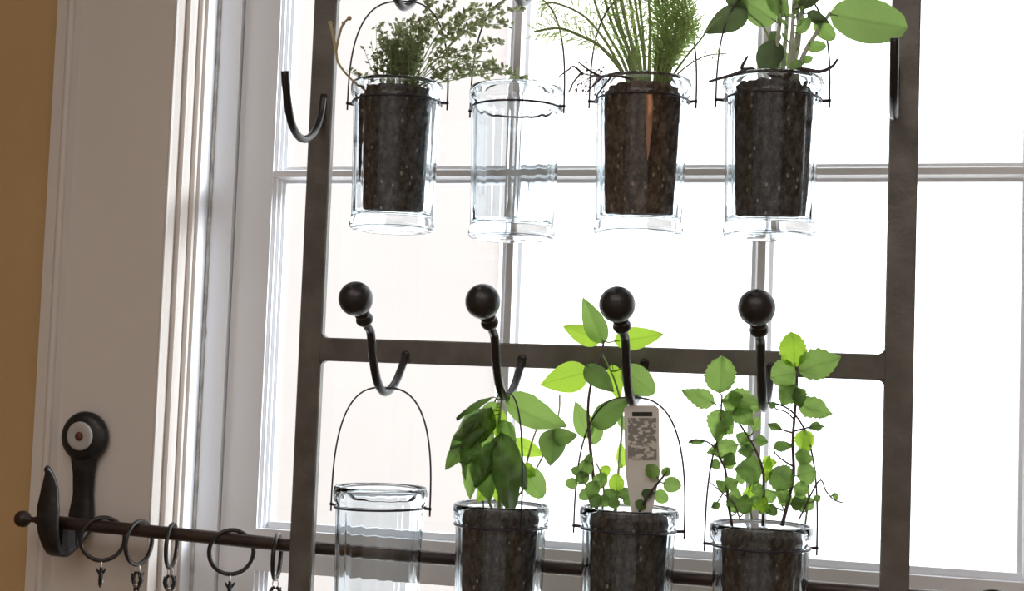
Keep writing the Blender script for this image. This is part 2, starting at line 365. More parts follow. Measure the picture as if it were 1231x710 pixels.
for zc in (ZB, ZB+DZU):
    for x in HX:
        l = (x-rack.location.x, 0, zc-rack.location.z)
        if hook0 is None:
            hook0 = hm.build('hook', 'knob', rack, loc=l); knob0 = km.build('knob', 'knob', hook0)
            hook0['label'] = 'black hook curling forward from the crossbar'; knob0['label'] = 'round black ball tip'
        else:
            h_ = copy_mesh(hook0, rack, l); copy_mesh(knob0, h_)
sh = MB(); sp = spline([(0, -.003, .004), (0, -.010, -.020), (0, -.028, -.040), (0, -.0525, -.047), (0, -.075, -.036), (0, -.088, -.010), (0, -.0935, .008)], 6)
sh.tube(sp, .0037, 10)
for x, z in ((-.1975, 1.6880), (.3418, 1.7020)):
    o = sh.build('side_hook', 'knob', rack, loc=(x-rack.location.x, 0, z-rack.location.z)); o['label'] = 'plain black hook on the post'

# ------------------------------------------------------------------ curtain rod, bracket, rings
YR, RR = .0115, .0066
rodp = [(-.520, YR, 1.2605), (-.47, YR, 1.2585), (-.30, YR, 1.2548), (-.18, YR, 1.2520), (.3, YR, 1.2492), (.96, YR, 1.2470)]
def rodz(x):
    for a, c in zip(rodp, rodp[1:]):
        if a[0] <= x <= c[0]: return a[2]+(c[2]-a[2])*(x-a[0])/(c[0]-a[0])
rod = empty('curtain_rod', (0, YR, 1.25)); tag(rod, 'dark bronze curtain rod crossing the window behind the rack', 'curtain rod')
b = MB(); b.tube([(-.492, YR, rodz(-.492))]+rodp[1:], RR, 16); child(b, 'pole', 'rod', rod)
ry = Matrix.Rotation(math.radians(-90), 4, 'Y')
fin = [(0, -.010), (.0045, -.008), (.0045, .004), (.0030, .007), (.0028, .013), (.0065, .0155), (.0085, .019), (.0082, .025), (.0055, .0285), (0, .0295)]
b = MB(); b.lathe(fin, 18, Matrix.Translation((-.498, YR, rodz(-.498))) @ ry); child(b, 'finial', 'rod', rod)
b = MB(); b.lathe(fin, 18, Matrix.Translation((.955, YR, rodz(.955))) @ ry.inverted()); child(b, 'finial', 'rod', rod)

def strip(b, path, widths, thick):
    """curled band: path in (y, z), half-width along x, thickness across"""
    path = spline([(0, y, z) for y, z in path], 5); N = len(path); vs = []
    for i, p in enumerate(path):
        f = i/(N-1)*(len(widths)-1); k = min(int(f), len(widths)-2); wd = widths[k]+(widths[k+1]-widths[k])*(f-k)
        th = thick[k]+(thick[k+1]-thick[k])*(f-k)
        t = (path[min(i+1, N-1)]-path[max(i-1, 0)]).normalized(); n = Vector((0, -t.z, t.y))
        for (u, v) in ((-1, -.35), (-.75, -1), (.75, -1), (1, -.35), (1, .35), (.75, 1), (-.75, 1), (-1, .35)):
            vs.append(p+Vector((wd*u, 0, 0))+n*th*v)
    b.add(vs, [(i*8+k, i*8+(k+1) % 8, i*8+8+(k+1) % 8, i*8+8+k) for i in range(N-1) for k in range(8)] + [tuple(range(8)), tuple((N-1)*8+k for k in range(8))])
def bracket(X, label, dz=0):
    br = empty('rod_bracket', (X, YC, 1.345)); tag(br, label, 'bracket', 'curtain rod brackets')
    rx = Matrix.Rotation(math.radians(90), 4, 'X')
    b = MB(); b.lathe([(0, -.0005), (.0225, -.0005), (.0262, .004), (.0268, .009), (.0245, .0135), (.0195, .016), (0, .0165)], 32, Matrix.Translation((X, YC, 1.345)) @ rx)
    pl = child(b, 'wall_plate', 'bracket', br); pl['label'] = 'round black cast plate'
    b = MB(); b.lathe([(0, .0160), (.0148, .0160), (.0152, .0178), (.0135, .0192), (.0085, .0186), (.0060, .0180), (0, .0180)], 28, Matrix.Translation((X, YC, 1.346)) @ rx); wv = child(b, 'washer', 'washer', br); wv['label'] = 'pale grey washer'
    b = MB(); b.lathe([(0, .0178), (.0042, .0178), (.0045, .0195), (.0030, .0212), (0, .0216)], 16, Matrix.Translation((X, YC, 1.346)) @ rx); sc = child(b, 'screw', 'screw', br); sc['label'] = 'rusty red screw head'
    b = MB(); strip(b, [(YC-.007, 1.330), (YC-.006, 1.300), (YC-.0055, 1.275), (YC-.010, 1.250), (YC-.026, 1.2325)], [.0165, .0118, .0112, .0140, .0135, .0095], [.0065, .006, .0055, .006, .006, .005])
    child(b, 'stem', 'bracket', br)
    b = MB(); strip(b, [(YC-.024, 1.2340), (.016, 1.2285), (.001, 1.2335), (-.0095, 1.252), (-.0115, 1.275), (-.0105, 1.295), (-.0135, 1.310), (-.019, 1.316)], [.0090, .0085, .0095, .0118, .0125, .0095, .0045, .0018], [.005, .0048, .0042, .0036, .0034, .003, .0026, .0028])
    child(b, 'cup_lip', 'bracket', br)
    b = MB(); z0 = rodz(X)
    b.add([(X+x, y, z) for x in (-.009, .009) for y, z in ((.002, 1.232), (.026, 1.232), (.024, z0-.0015), (.018, z0-.0060), (.0115, z0-RR+.0003), (.005, z0-.0055), (.0035, z0-.002))],
          [tuple(range(7)), tuple(range(7, 14))] + [(i, (i+1) % 7, 7+(i+1) % 7, 7+i) for i in range(7)])
    child(b, 'saddle', 'bracket', br, smooth=False)
    for o in list(br.children):
        if o.name.split('.')[0] in ('stem', 'cup_lip'): o.location.x += X
    return br
# strips are modelled about x = 0, hence the shift above
bracket(-.4747, 'black cast iron rod bracket with leaf shaped lip beside tan wall')
bracket(.9047, 'black cast iron rod bracket on the far casing')

RI, RT = .0215, .0022                                     # ring centreline radius, tube radius
tor = MB(); N1, N2 = 40, 8
tor.add([((RI+RT*math.cos(j*math.tau/N2))*math.cos(i*math.tau/N1), RT*math.sin(j*math.tau/N2), (RI+RT*math.cos(j*math.tau/N2))*math.sin(i*math.tau/N1)) for i in range(N1) for j in range(N2)],
        [(i*N2+j, ((i+1) % N1)*N2+j, ((i+1) % N1)*N2+(j+1) % N2, i*N2+(j+1) % N2) for i in range(N1) for j in range(N2)])
eye = MB(); eye.tube([(0, .0028*math.sin(a*math.tau/12), -RI-RT-.0022+.0045*math.cos(a*math.tau/12)) for a in range(13)], .0006, 6)
clip = MB()
for s_ in (1, -1):
    strip(clip, [(0, 0)]*2, [0, 0], [0, 0]) if False else None
    clip.tube(spline([(0, s_*.001, -RI-.0075), (0, s_*.004, -RI-.011), (0, s_*.0045, -RI-.016), (0, s_*.0012, -RI-.023), (0, s_*.0030, -RI-.026)], 4), [.0016]*4+[.0022]*5+[.0022]*5+[.0014]*3, 6)
    for e in (1, -1): clip.tube([(e*.0008, s_*.0035, -RI-.014), (e*.0045, s_*.0045, -RI-.0085)], [.0012, .0008], 6)
tip = MB(); tip.tube([(-.0025, 0, -RI-.0205), (.0025, 0, -RI-.0205)], .0026, 8)
ring0 = None
def ring(x, yawdeg, label, tilt=0, cz=None):
    global ring0
    z = rodz(x)+RR+.0004-(RI-RT) if cz is None else cz
    if ring0 is None:
        r = empty('curtain_ring'); parts = [tor.build('hoop', 'ring', r), eye.build('eyelet', 'steel', r)]
        c = clip.build('clip', 'ring', r); t = tip.build('jaw', 'steel', c); t['label'] = 'bright steel jaw'
        ring0 = r
    else:
        r = copy_mesh(ring0)
        for ch in list(ring0.children):
            k = copy_mesh(ch, r)
            for g in ch.children: copy_mesh(g, k)
    r.location = (x, YR, z); r.rotation_euler = (math.radians(tilt), 0, math.radians(yawdeg))
    tag(r, label, 'curtain ring', 'clip rings on the curtain rod')
# ring plane is xz at yaw 0; yaw 90 = square to the rod
ring(-.4250, 32, 'round black clip ring hanging right beside the rod bracket')
ring(-.3835, 84, 'narrow black clip ring over the flat casing edge')
ring(-.3470, 105, 'thin black clip ring in front of the bright moulding')
ring(-.2810, 27, 'wide open black clip ring against the grey sash')
ring(-.2320, 105, 'thin black clip ring touching the iron post')
ring(.4290, 30, 'lone black clip ring far along the rod past the rack')

# ------------------------------------------------------------------ hanging glass jars
JP = [(0, -.1338), (.018, -.1342), (.031, -.1362), (.0360, -.1368), (.0385, -.1352), (.0393, -.1318), (.0391, -.1290), (.0382, -.1262), (.0379, -.1230), (.0383, -.100), (.0389, -.075), (.0396, -.045), (.0401, -.022), (.0402, -.0165),
      (.0408, -.0150), (.0424, -.0128), (.0430, -.0095), (.0430, -.0045), (.0424, -.0012), (.0412, 0), (.0400, -.0012), (.0393, -.0045), (.0380, -.010), (.0368, -.016),
      (.0365, -.030), (.0360, -.050), (.0354, -.075), (.0348, -.100), (.0343, -.1195), (.0332, -.1235), (.029, -.1255), (.014, -.1262), (0, -.1264)]
def flute(r, z, a):
    if -.1205 < z < -.0155 and r < .0372: return r*(1+.016*abs(math.cos(8*a)))
    return r
jm = MB(); jm.lathe(JP, 96, None, flute)
YJ = -.0540
jarmesh = None
def jar(i, row, rimz, label, yawdeg=0, bail_a=.0468, bandtilt=0, spread=1):
    global jarmesh
    x = HX[i]; hookz = (ZB if row == 'L' else ZB+DZU)-.0385+.0036
    j = empty('hanging_jar', (x, YJ, rimz-.136)); tag(j, label, 'jar', 'fluted glass jars hanging on the rack')
    if jarmesh is None:
        jarmesh = jm.build('glass', 'glass', j, loc=(0, 0, .136))
    else: copy_mesh(jarmesh, j, (0, 0, .136))
    zb = .136-.0185; ya = math.radians(yawdeg); ca, sa = math.cos(ya), math.sin(ya)
    b = MB(); rb = .0412
    b.tube([(rb*math.cos(k*math.tau/48), rb*math.sin(k*math.tau/48), zb+bandtilt*math.cos(k*math.tau/48)) for k in range(49)], .0010, 6, cap=False)
    for s_ in (1, -1):                                     # twisted ears that carry the bail
        b.tube([(s_*rb*ca, s_*rb*sa, zb+s_*bandtilt*ca), (s_*(bail_a+.0012)*ca, s_*(bail_a+.0012)*sa, zb+.0005)], .0014, 6)
    b.build('wire_band', 'wire', j)
    top = hookz-(rimz-.136)+.0009; h = top-zb; pts = []
    for k in range(41):
        t = math.pi*k/40; e = 2/2.75
        cx = -math.copysign(abs(math.cos(t))**e, math.cos(t)); sz = abs(math.sin(t))**e
        pts.append((bail_a*cx*ca, bail_a*cx*sa, zb+h*sz))
    pts = [(pts[0][0], pts[0][1], zb-.006)]+pts+[(pts[-1][0], pts[-1][1], zb-.006)]
    b = MB(); b.tube(pts, .00085, 6); b.build('bail_handle', 'wire', j)
    return j
RZ = {'U': (1.6905, 1.6835, 1.6880, 1.6870), 'L': (1.3205, 1.3115, 1.3155, 1.3085)}
jar(0, 'U', RZ['U'][0], 'glass jar of dark soil holding the thyme', 6, .0475, .001)
jar(1, 'U', RZ['U'][1], 'empty glass jar hanging between the thyme and the feathery dill', -8, .0462, .0005)
jar(2, 'U', RZ['U'][2], 'glass jar of brown soil holding the feathery dill', 5, .0470)
jar(3, 'U', RZ['U'][3], 'glass jar of dark soil holding the broad leaved sage', 8, .0480)
jar(0, 'L', RZ['L'][0], 'empty glass jar hanging alone next to the basil', 4, .0468, .001)
jar(1, 'L', RZ['L'][1], 'glass jar of dark soil holding the leafy basil', -52, .0465)
jar(2, 'L', RZ['L'][2], 'glass jar of dark soil with the plant tag in it', 6, .0478)
jar(3, 'L', RZ['L'][3], 'glass jar of dark soil holding the tall purple stemmed mint', 14, .0470)

# ------------------------------------------------------------------ plants
def soil(pl, rimz, x, m='soil', seed=0):
    prof = [(0, -.1259), (.012, -.1257), (.0255, -.1250), (.0285, -.122), (.0296, -.105), (.0308, -.085), (.0320, -.06), (.0331, -.04), (.0341, -.025), (.0344, -.0095), (.0310, -.0070), (.020, -.0060), (.010, -.0055), (0, -.0052)]
    # refine and roughen
    pr = []
    for (a, c) in zip(prof, prof[1:]):
        for k in range(3): pr.append((a[0]+(c[0]-a[0])*k/3, a[1]+(c[1]-a[1])*k/3))
    pr.append(prof[-1]); b = MB(); b.lathe(pr, 72); vs = []
    for v in b.v:
        v = Vector(v); n = noise.noise(v*210+Vector((seed*7, 0, 0)))+.6*noise.noise(v*450+Vector((0, seed*5, 0)))
        rr = Vector((v.x, v.y, 0)); 
        if rr.length > .0265 and -.1245 < v.z: v += rr.normalized()*(n*.0012-.0004)
        if v.z > -.0098: v.z += n*.0018
        vs.append((v.x+x, v.y+YJ, v.z+rimz))
    b.v = vs
    child(b, 'soil', m, pl)['label'] = 'packed dark potting soil' if m == 'soil' else 'brown crumbly potting soil'
def plant(name, i, row, label, cat, m='soil', seed=0):
    p = empty(name, (HX[i], YJ, RZ[row][i]-.1259)); tag(p, label, cat); p['_s'] = 0; del p['_s']
    soil(p, RZ[row][i], HX[i], m, seed); return p
STEMS = {}
def stem(p, pts, r0=1.6, r1=.8, m='sd', name='stem', n=5, reg=True):
    """pts: (px, py, depth offset from the jar axis in mm)"""
    q = spline([at(x, y, YJ+d/1000) for x, y, d in pts], n); N = len(q)
    b = MB(); b.tube(q, [(r0+(r1-r0)*i/(N-1))*MPP for i in range(N)], 7); child(b, name, m, p)
    if reg: STEMS.setdefault(p.name, []).extend(q)
PROF = {'ovate': lambda t: (math.sin(math.pi*min(1, t**.72))**.85)*(1-.12*t), 'round': lambda t: math.sin(math.pi*t**.85)**.55,
        'sage': lambda t: (math.sin(math.pi*t**.95)**.5), 'lance': lambda t: math.sin(math.pi*t**.9)**1.2,
        'heart': lambda t: math.sin(math.pi*t**.62)**.8}
def leaf(p, base, tip, wpx, d0=0, d1=None, m='lm', face=0, kind='ovate', fold=18, curl=.12, serr=0, link=True, wave=.0, name='leaf', link_m=True):
    if d1 is None: d1 = d0
    B, T = at(base[0], base[1], YJ+d0/1000), at(tip[0], tip[1], YJ+d1/1000)
    ax = (T-B); L = ax.length; ax.normalize()
    nrm = (CAM-(B+T)/2); nrm = (nrm-ax*nrm.dot(ax)).normalized()
    nrm = Matrix.Rotation(math.radians(face), 3, ax) @ nrm
    sd = ax.cross(nrm); W2 = wpx*MPP/2/max(.35, abs(math.cos(math.radians(face))))
    NL, NW = 14, 4; vs = []; uv = []
    tf = math.tan(math.radians(fold)); seed = random.random()*100
    for i in range(NL+1):
        t = i/NL; wv = PROF[kind](max(.0005, min(.9995, t)))
        if serr and i % 2: wv *= 1-serr
        for k in range(-NW, NW+1):
            u = k/NW; a = u*W2*wv
            hgt = -abs(a)*tf + curl*L*(4*t*(1-t)-.0)*.5 - curl*L*.5*abs(u)*t + wave*L*noise.noise((t*3+seed, u*1.5, seed)) + .012*L*math.sin(t*26)*abs(u)
            vs.append(B+ax*(L*t)+sd*a+nrm*hgt); uv.append((u/2+.5, t))
    R = 2*NW+1; fs = [(i*R+k, i*R+k+1, (i+1)*R+k+1, (i+1)*R+k) for i in range(NL) for k in range(2*NW)]
    me = MB(); me.add(vs, fs); nv = len(vs)
    if link and p.name in STEMS:
        near = min(STEMS[p.name], key=lambda q: (q-B).length)
        dist = (near-B).length
        if dist > .0008:
            mid = (near+B)/2+Vector((0, 0, -.12*dist)); me.tube([near, mid, B, B+ax*L*.12+nrm*curl*L*.15], [.0007, .00065, .0006, .0003], 5)
    uv += [(.5, .02)]*(len(me.v)-nv)
    o = child(me, name, m, p, fix=False)
    ul = o.data.uv_layers.new(name='UVMap')
    for lp in o.data.loops: ul.data[lp.index].uv = uv[lp.vertex_index]
    return o

# --- basil (lower row, second hook)
p = plant('basil_plant', 1, 'L', 'bushy basil plant with large drooping cupped leaves', 'basil', seed=1)
stem(p, [(600, 618, 0), (601, 575, 0), (600, 530, 2), (601, 497, 0), (603, 480, 0)], 2.4, 1.3, 'sgn')
stem(p, [(606, 618, 4), (620, 590, 5), (632, 560, 8), (640, 530, 8), (648, 508, 6)], 1.8, 1.0, 'sgn')
stem(p, [(594, 618, 3), (580, 580, -4), (574, 540, -6), (584, 505, -5)], 1.8, 1.0, 'sgn')
stem(p, [(606, 618, 8), (640, 572, 12), (664, 522, 14), (672, 495, 14), (673, 474, 14)], 1.3, 1.1, 'sw')
leaf(p, (606, 481), (679, 514), 42, 4, -6, 'lm', 30, 'ovate', 14, .16)
leaf(p, (668, 515), (662, 560), 36, 0, -4, 'ld', -20, 'ovate', 20, .10)
leaf(p, (660, 528), (694, 523), 24, 0, -6, 'ld', 15, 'ovate', 20, .10)
leaf(p, (613, 531), (655, 547), 24, 8, 14, 'lb', 0, 'ovate', 10, .08)
leaf(p, (630, 563), (652, 598), 30, 6, 0, 'lm', 15, 'round', 15, .10)
leaf(p, (592, 492), (541, 540), 46, 0, -18, 'ld', 25, 'ovate', 22, .20, wave=.24)
leaf(p, (588, 505), (556, 562), 40, -6, -20, 'lm', -15, 'ovate', 20, .16, wave=.24)
leaf(p, (556, 534), (535, 565), 20, -16, -20, 'ld', 0, 'ovate', 24, .12)
leaf(p, (556, 548), (559, 577), 7, -12, -16, 'ld', 40, 'lance', 25, .1)
leaf(p, (594, 477), (548, 502), 9, 2, -12, 'ld', 35, 'lance', 20, .30)
leaf(p, (603, 520), (613, 618), 44, -8, -24, 'ld', 10, 'ovate', 16, .16, wave=.2)
leaf(p, (604, 540), (634, 588), 34, -2, -12, 'ld', -20, 'ovate', 18, .14, wave=.06)
leaf(p, (576, 538), (588, 603), 38, -4, -14, 'lm', 10, 'ovate', 20, .14, wave=.10)
leaf(p, (566, 545), (566, 600), 24, 2, -2, 'lm', -15, 'ovate', 18, .12, wave=.1)
leaf(p, (597, 488), (602, 536), 22, 2, -2, 'lb', 20, 'ovate', 14, .10)
leaf(p, (600, 484), (576, 515), 26, 6, 4, 'lm', -15, 'ovate', 14, .12)
for bs, tp, wd, d0, d1, m_ in (((584, 500), (562, 520), 28, -10, -18, 'lm'), ((580, 512), (545, 528), 26, -14, -22, 'ld'), ((578, 530), (552, 556), 26, -14, -20, 'lm'), ((584, 545), (570, 585), 28, -12, -20, 'ld'), ((596, 530), (580, 572), 26, -12, -22, 'lm'),
                              ((600, 505), (620, 530), 22, -2, -8, 'lm'), ((606, 560), (622, 604), 24, 2, -4, 'lm'), ((626, 560), (643, 572), 20, 4, 0, 'lb'), ((590, 580), (572, 604), 20, 2, 0, 'lb'), ((592, 498), (578, 532), 22, -8, -16, 'lb')):
    leaf(p, bs, tp, wd, d0, d1, m_, random.uniform(-25, 25), 'ovate', 18, .16, wave=.24)
leaf(p, (590, 565), (600, 605), 22, 4, 6, 'lb', 0, 'ovate', 14, .1)

# --- tall round-leaved mint with the tag (lower row, third hook)
p = plant('herb_plant', 2, 'L', 'broad leaved green herb climbing over the crossbar', 'herb', seed=2)
stem(p, [(718, 618, 0), (713, 570, -2), (709, 530, -3), (707, 490, -4), (711, 460, 0), (722, 430, 4), (726, 410, 6)], 2.4, 1.2, 'sd')
stem(p, [(740, 618, 4), (744, 560, 10), (748, 500, 12), (740, 460, 12), (724, 425, 8)], 1.8, 1.0, 'sgn')
leaf(p, (726, 413), (701, 357), 30, 6, 0, 'lm', 15, 'ovate', 16, .06)
leaf(p, (722, 411), (676, 391), 26, 8, 10, 'lb', 10, 'ovate', 10, .08)
leaf(p, (738, 410), (798, 402), 30, 10, 12, 'lb', 10, 'ovate', 10, .08)
leaf(p, (708, 447), (649, 462), 40, -2, -8, 'lb', 12, 'ovate', 8, .06)
leaf(p, (704, 438), (738, 470), 28, -4, -10, 'ld', -20, 'ovate', 18, .10)
leaf(p, (748, 442), (786, 473), 34, 8, 4, 'lm', 10, 'round', 14, .10)
leaf(p, (736, 438), (744, 482), 22, 14, 14, 'lb', 0, 'ovate', 10, .05)
leaf(p, (708, 527), (691, 482), 26, -2, -4, 'lm', -12, 'ovate', 12, .08)
leaf(p, (711, 511), (756, 478), 32, -2, -8, 'ld', -20, 'ovate', 18, .16)
leaf(p, (711, 534), (723, 507), 17, -2, 0, 'lm', 10, 'round', 12, .08)
leaf(p, (748, 562), (746, 530), 14, 12, 12, 'lb', 0, 'ovate', 10, .05)
leaf(p, (744, 500), (758, 520), 14, 14, 14, 'lm', 0, 'ovate', 10, .05)
random.seed(21)
stem(p, [(712, 616, -8), (708, 592, -12), (700, 572, -12), (702, 558, -12)], 1.4, .9, 'sgn')
stem(p, [(724, 616, -6), (726, 590, -8), (722, 568, -8), (716, 555, -8)], 1.4, .9, 'sgn')
stem(p, [(738, 616, -6), (744, 592, -6), (741, 574, -6)], 1.3, .8, 'sgn')
stem(p, [(768, 616, -6), (779, 596, -10), (793, 578, -12), (803, 565, -12)], 1.8, 1.2, 'sd')
for (x, y, s, a, m_, d) in ((687, 581, 15, 180, 'lm', -14), (704, 562, 19, 110, 'lm', -12), (700, 574, 17, 200, 'ld', -12), (722, 577, 19, 60, 'lm', -12), (712, 588, 20, 250, 'lm', -16), (727, 566, 15, 40, 'lb', -8),
                            (741, 580, 21, 95, 'lb', -8), (733, 594, 16, 10, 'ld', -8), (716, 601, 18, 280, 'ld', -14), (703, 594, 16, 210, 'lm', -10), (727, 602, 15, 330, 'lm', -10), (750, 592, 15, 20, 'ld', -4), (756, 601, 15, 330, 'ld', -2),
                            (708, 552, 12, 80, 'ld', -10), (693, 566, 13, 160, 'ld', -10), (738, 605, 14, 200, 'lm', -14), (765, 585, 14, 140, 'ld', -2),
                            (784, 566, 19, 130, 'lm', -12), (808, 582, 21, -10, 'lm', -14), (795, 597, 18, -30, 'lm', -8), (801, 567, 12, 60, 'ld', -12), (778, 592, 14, 190, 'ld', -8), (770, 606, 14, 150, 'lm', -8)):
    c, s_ = math.cos(math.radians(a)), math.sin(math.radians(a))
    leaf(p, (x-c*s*.52, y+s_*s*.52), (x+c*s*.52, y-s_*s*.52), s*.92, d, d-2, m_, random.uniform(-25, 25), 'round', 10, .12)

# --- mint with purple stems (lower row, fourth hook)
p = plant('mint_plant', 3, 'L', 'mint with dark purple stems and small toothed leaves', 'mint', seed=3)
stem(p, [(880, 632, 0), (875, 600, -4), (872, 565, -6), (862, 540, -8), (866, 505, -8), (868, 475, -6)], 1.8, 1.0, 'sd')
stem(p, [(917, 632, 2), (918, 590, 0), (917, 565, 0), (908, 540, -2), (893, 515, -4), (880, 495, -6)], 1.9, 1.0, 'sd')
stem(p, [(940, 632, 0), (948, 600, 2), (954, 570, 2), (953, 530, 0), (956, 490, 0), (958, 458, 0), (957, 440, 0)], 2.3, 1.3, 'sd')
stem(p, [(968, 630, 6), (972, 590, 8), (966, 550, 8), (968, 515, 6)], 1.3, .8, 'sgn')
stem(p, [(904, 625, 8), (900, 595, 10), (905, 570, 8), (899, 540, 4)], 1.3, .8, 'sgn')
stem(p, [(890, 625, -8), (882, 605, -12), (866, 590, -12), (853, 579, -12)], 1.0, .7, 'sd')
stem(p, [(960, 625, -6), (984, 578, -10), (993, 590, -12), (1002, 600, -12), (1013, 604, -12)], 1.0, .8, 'sd')
stem(p, [(953, 520, 0), (940, 516, -2), (926, 509, -4)], 1.2, .8, 'sd'); stem(p, [(954, 518, 0), (970, 514, -2), (987, 510, -4)], 1.2, .8, 'sd')
stem(p, [(954, 503, 0), (945, 495, -2), (932, 491, -4)], 1.0, .7, 'sd'); stem(p, [(953, 560, 0), (940, 552, -2), (932, 545, -4)], 1.2, .8, 'sd')
stem(p, [(862, 540, -8), (848, 530, -10), (828, 530, -12)], 1.1, .9, 'sd')
ML = [((865, 472), (868, 431), 30, -6, -10, 'lm', 10, 'round'), ((859, 485), (822, 469), 20, -8, -14, 'lm', 10, 'ovate'), ((868, 480), (915, 488), 28, -6, -8, 'lm', -15, 'ovate'),
      ((868, 492), (861, 527), 26, -8, -14, 'lm', 15, 'ovate'), ((884, 490), (904, 508), 22, -8, -12, 'lm', 0, 'ovate'), ((956, 441), (952, 402), 26, 0, -4, 'lb', 10, 'round'),
      ((960, 446), (1007, 431), 32, 0, -6, 'lm', 15, 'ovate'), ((958, 447), (929, 453), 28, 0, -6, 'lm', -10, 'round'), ((956, 462), (940, 484), 24, -2, -8, 'lm', 15, 'ovate'), ((957, 466), (962, 488), 18, -4, -8, 'ld', 15, 'ovate'),
      ((958, 484), (997, 497), 22, 0, -6, 'lm', 20, 'ovate'), ((940, 516), (925, 509), 8, -2, -6, 'ld', 30, 'lance'), ((972, 514), (990, 512), 9, -2, -6, 'ld', 30, 'lance'),
      ((870, 494), (880, 512), 16, -4, -4, 'lm', 0, 'ovate'), ((887, 535), (852, 543), 20, -4, -10, 'lm', 10, 'ovate'), ((848, 530), (828, 531), 5, -10, -12, 'ld', 30, 'lance'),
      ((917, 566), (886, 563), 28, 0, -8, 'ld', 15, 'ovate'), ((925, 568), (953, 578), 26, 2, -4, 'ld', -10, 'round'), ((966, 516), (969, 545), 20, 6, 6, 'lb', 0, 'ovate'),
      ((958, 572), (979, 566), 22, 2, 0, 'lm', 0, 'round'), ((884, 617), (884, 586), 18, 2, 4, 'lm', 10, 'ovate'), ((903, 614), (906, 580), 22, 8, 8, 'lb', 0, 'ovate'),
      ((940, 608), (948, 592), 14, 4, 4, 'lm', 0, 'round'), ((962, 614), (962, 588), 16, 4, 4, 'lm', 0, 'ovate'), ((921, 579), (925, 548), 10, 0, 0, 'lb', 0, 'ovate'),
      ((930, 538), (952, 535), 12, -2, -6, 'ld', 20, 'ovate'), ((906, 541), (888, 542), 14, -2, -6, 'ld', 10, 'ovate'), ((900, 545), (894, 522), 13, 0, 0, 'lm', 0, 'ovate'),
      ((905, 520), (913, 500), 9, -4, -6, 'lm', 10, 'lance'), ((876, 590), (862, 578), 11, -6, -10, 'ld', 10, 'ovate'), ((872, 562), (882, 550), 12, -6, -6, 'lm', 0, 'ovate'), ((866, 556), (854, 560), 11, -8, -10, 'ld', 0, 'ovate'),
      ((918, 600), (932, 592), 15, 2, -2, 'lm', 0, 'ovate'), ((917, 604), (902, 600), 14, 0, -4, 'lm', 0, 'ovate'), ((888, 600), (874, 606), 13, -6, -8, 'lm', 0, 'ovate'), ((950, 606), (966, 604), 14, 0, -4, 'ld', 0, 'ovate'),
      ((885, 575), (897, 572), 14, 4, 2, 'lm', 0, 'ovate'), ((970, 560), (964, 543), 13, 8, 8, 'lm', 0, 'ovate'), ((908, 528), (922, 531), 12, 2, 0, 'ld', 0, 'ovate'), ((855, 610), (866, 605), 8, -16, -14, 'ld', 20, 'lance'),
      ((1003, 592), (1006, 601), 6, -12, -12, 'lm', 0, 'ovate'), ((934, 610), (922, 616), 13, -6, -10, 'ld', 0, 'ovate'), ((978, 602), (986, 596), 7, -6, -8, 'ld', 0, 'lance'), ((932, 489), (925, 484), 8, -4, -6, 'ld', 0, 'ovate'),
      ((893, 618), (897, 596), 17, -10, -14, 'lm', 10, 'ovate'), ((913, 616), (920, 598), 14, -12, -14, 'lb', 0, 'ovate'), ((872, 584), (886, 578), 15, -10, -12, 'lm', 0, 'ovate'), ((870, 548), (884, 556), 15, -10, -12, 'ld', 0, 'ovate'),
      ((956, 545), (976, 552), 15, 2, -2, 'lm', 0, 'ovate'), ((954, 585), (972, 590), 16, 2, -2, 'lm', 0, 'ovate'), ((950, 600), (934, 590), 15, 0, -4, 'lm', 0, 'ovate'), ((916, 556), (932, 556), 13, 4, 0, 'lb', 0, 'ovate'),
      ((900, 530), (886, 522), 15, -4, -6, 'lm', 10, 'ovate'), ((868, 508), (880, 520), 17, -10, -12, 'lm', 0, 'ovate'), ((898, 610), (884, 602), 14, 4, 2, 'lb', 0, 'ovate'), ((966, 610), (978, 600), 14, 4, 2, 'lm', 0, 'ovate'), ((918, 585), (904, 590), 16, -2, -6, 'lm', 10, 'ovate'),
      ((955, 475), (942, 470), 18, 2, 0, 'lm', 0, 'round'), ((876, 482), (892, 476), 18, -8, -10, 'lm', 0, 'ovate')]
for a, c, wd, d0, d1, m_, fc, kd in ML: leaf(p, a, (a[0]+(c[0]-a[0])*1.08, a[1]+(c[1]-a[1])*1.08), wd*1.32, d0, d1, m_, fc, kd, 14, .14, serr=.12, wave=.22)

# --- sage (upper row, fourth hook)
p = plant('sage_plant', 3, 'U', 'sage with pale woolly stems and one wide paddle leaf', 'sage', seed=4)
for pts in ([(940, 103, 0), (943, 60, 0), (946, 20, 2), (944, -20, 2)], [(950, 103, 2), (955, 60, 4), (964, 15, 4), (970, -20, 4)], [(946, 103, -3), (950, 65, -4), (953, 30, -4), (955, -20, -4)],
            [(956, 100, 0), (966, 66, 0), (984, 36, 0), (999, 14, -2)], [(938, 103, -2), (934, 60, -4), (938, 20, -4), (936, -20, -4)], [(948, 100, 4), (960, 50, 6), (958, 10, 6), (950, -20, 6)]):
    stem(p, pts, 3.2, 2.0, 'sw')
stem(p, [(936, 100, 2), (922, 40, 4), (902, 18, 2), (896, 12, 0)], 1.4, 1.0, 'sgn')
leaf(p, (997, 17), (1090, 34), 52, -2, -20, 'sg', 12, 'sage', 8, .06)
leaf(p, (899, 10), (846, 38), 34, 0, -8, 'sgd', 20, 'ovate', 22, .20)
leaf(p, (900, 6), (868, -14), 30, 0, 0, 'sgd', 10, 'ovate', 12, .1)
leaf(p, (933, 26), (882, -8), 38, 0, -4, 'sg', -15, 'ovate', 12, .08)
leaf(p, (933, 48), (917, 85), 32, -4, -14, 'sgd', 10, 'round', 12, .10)
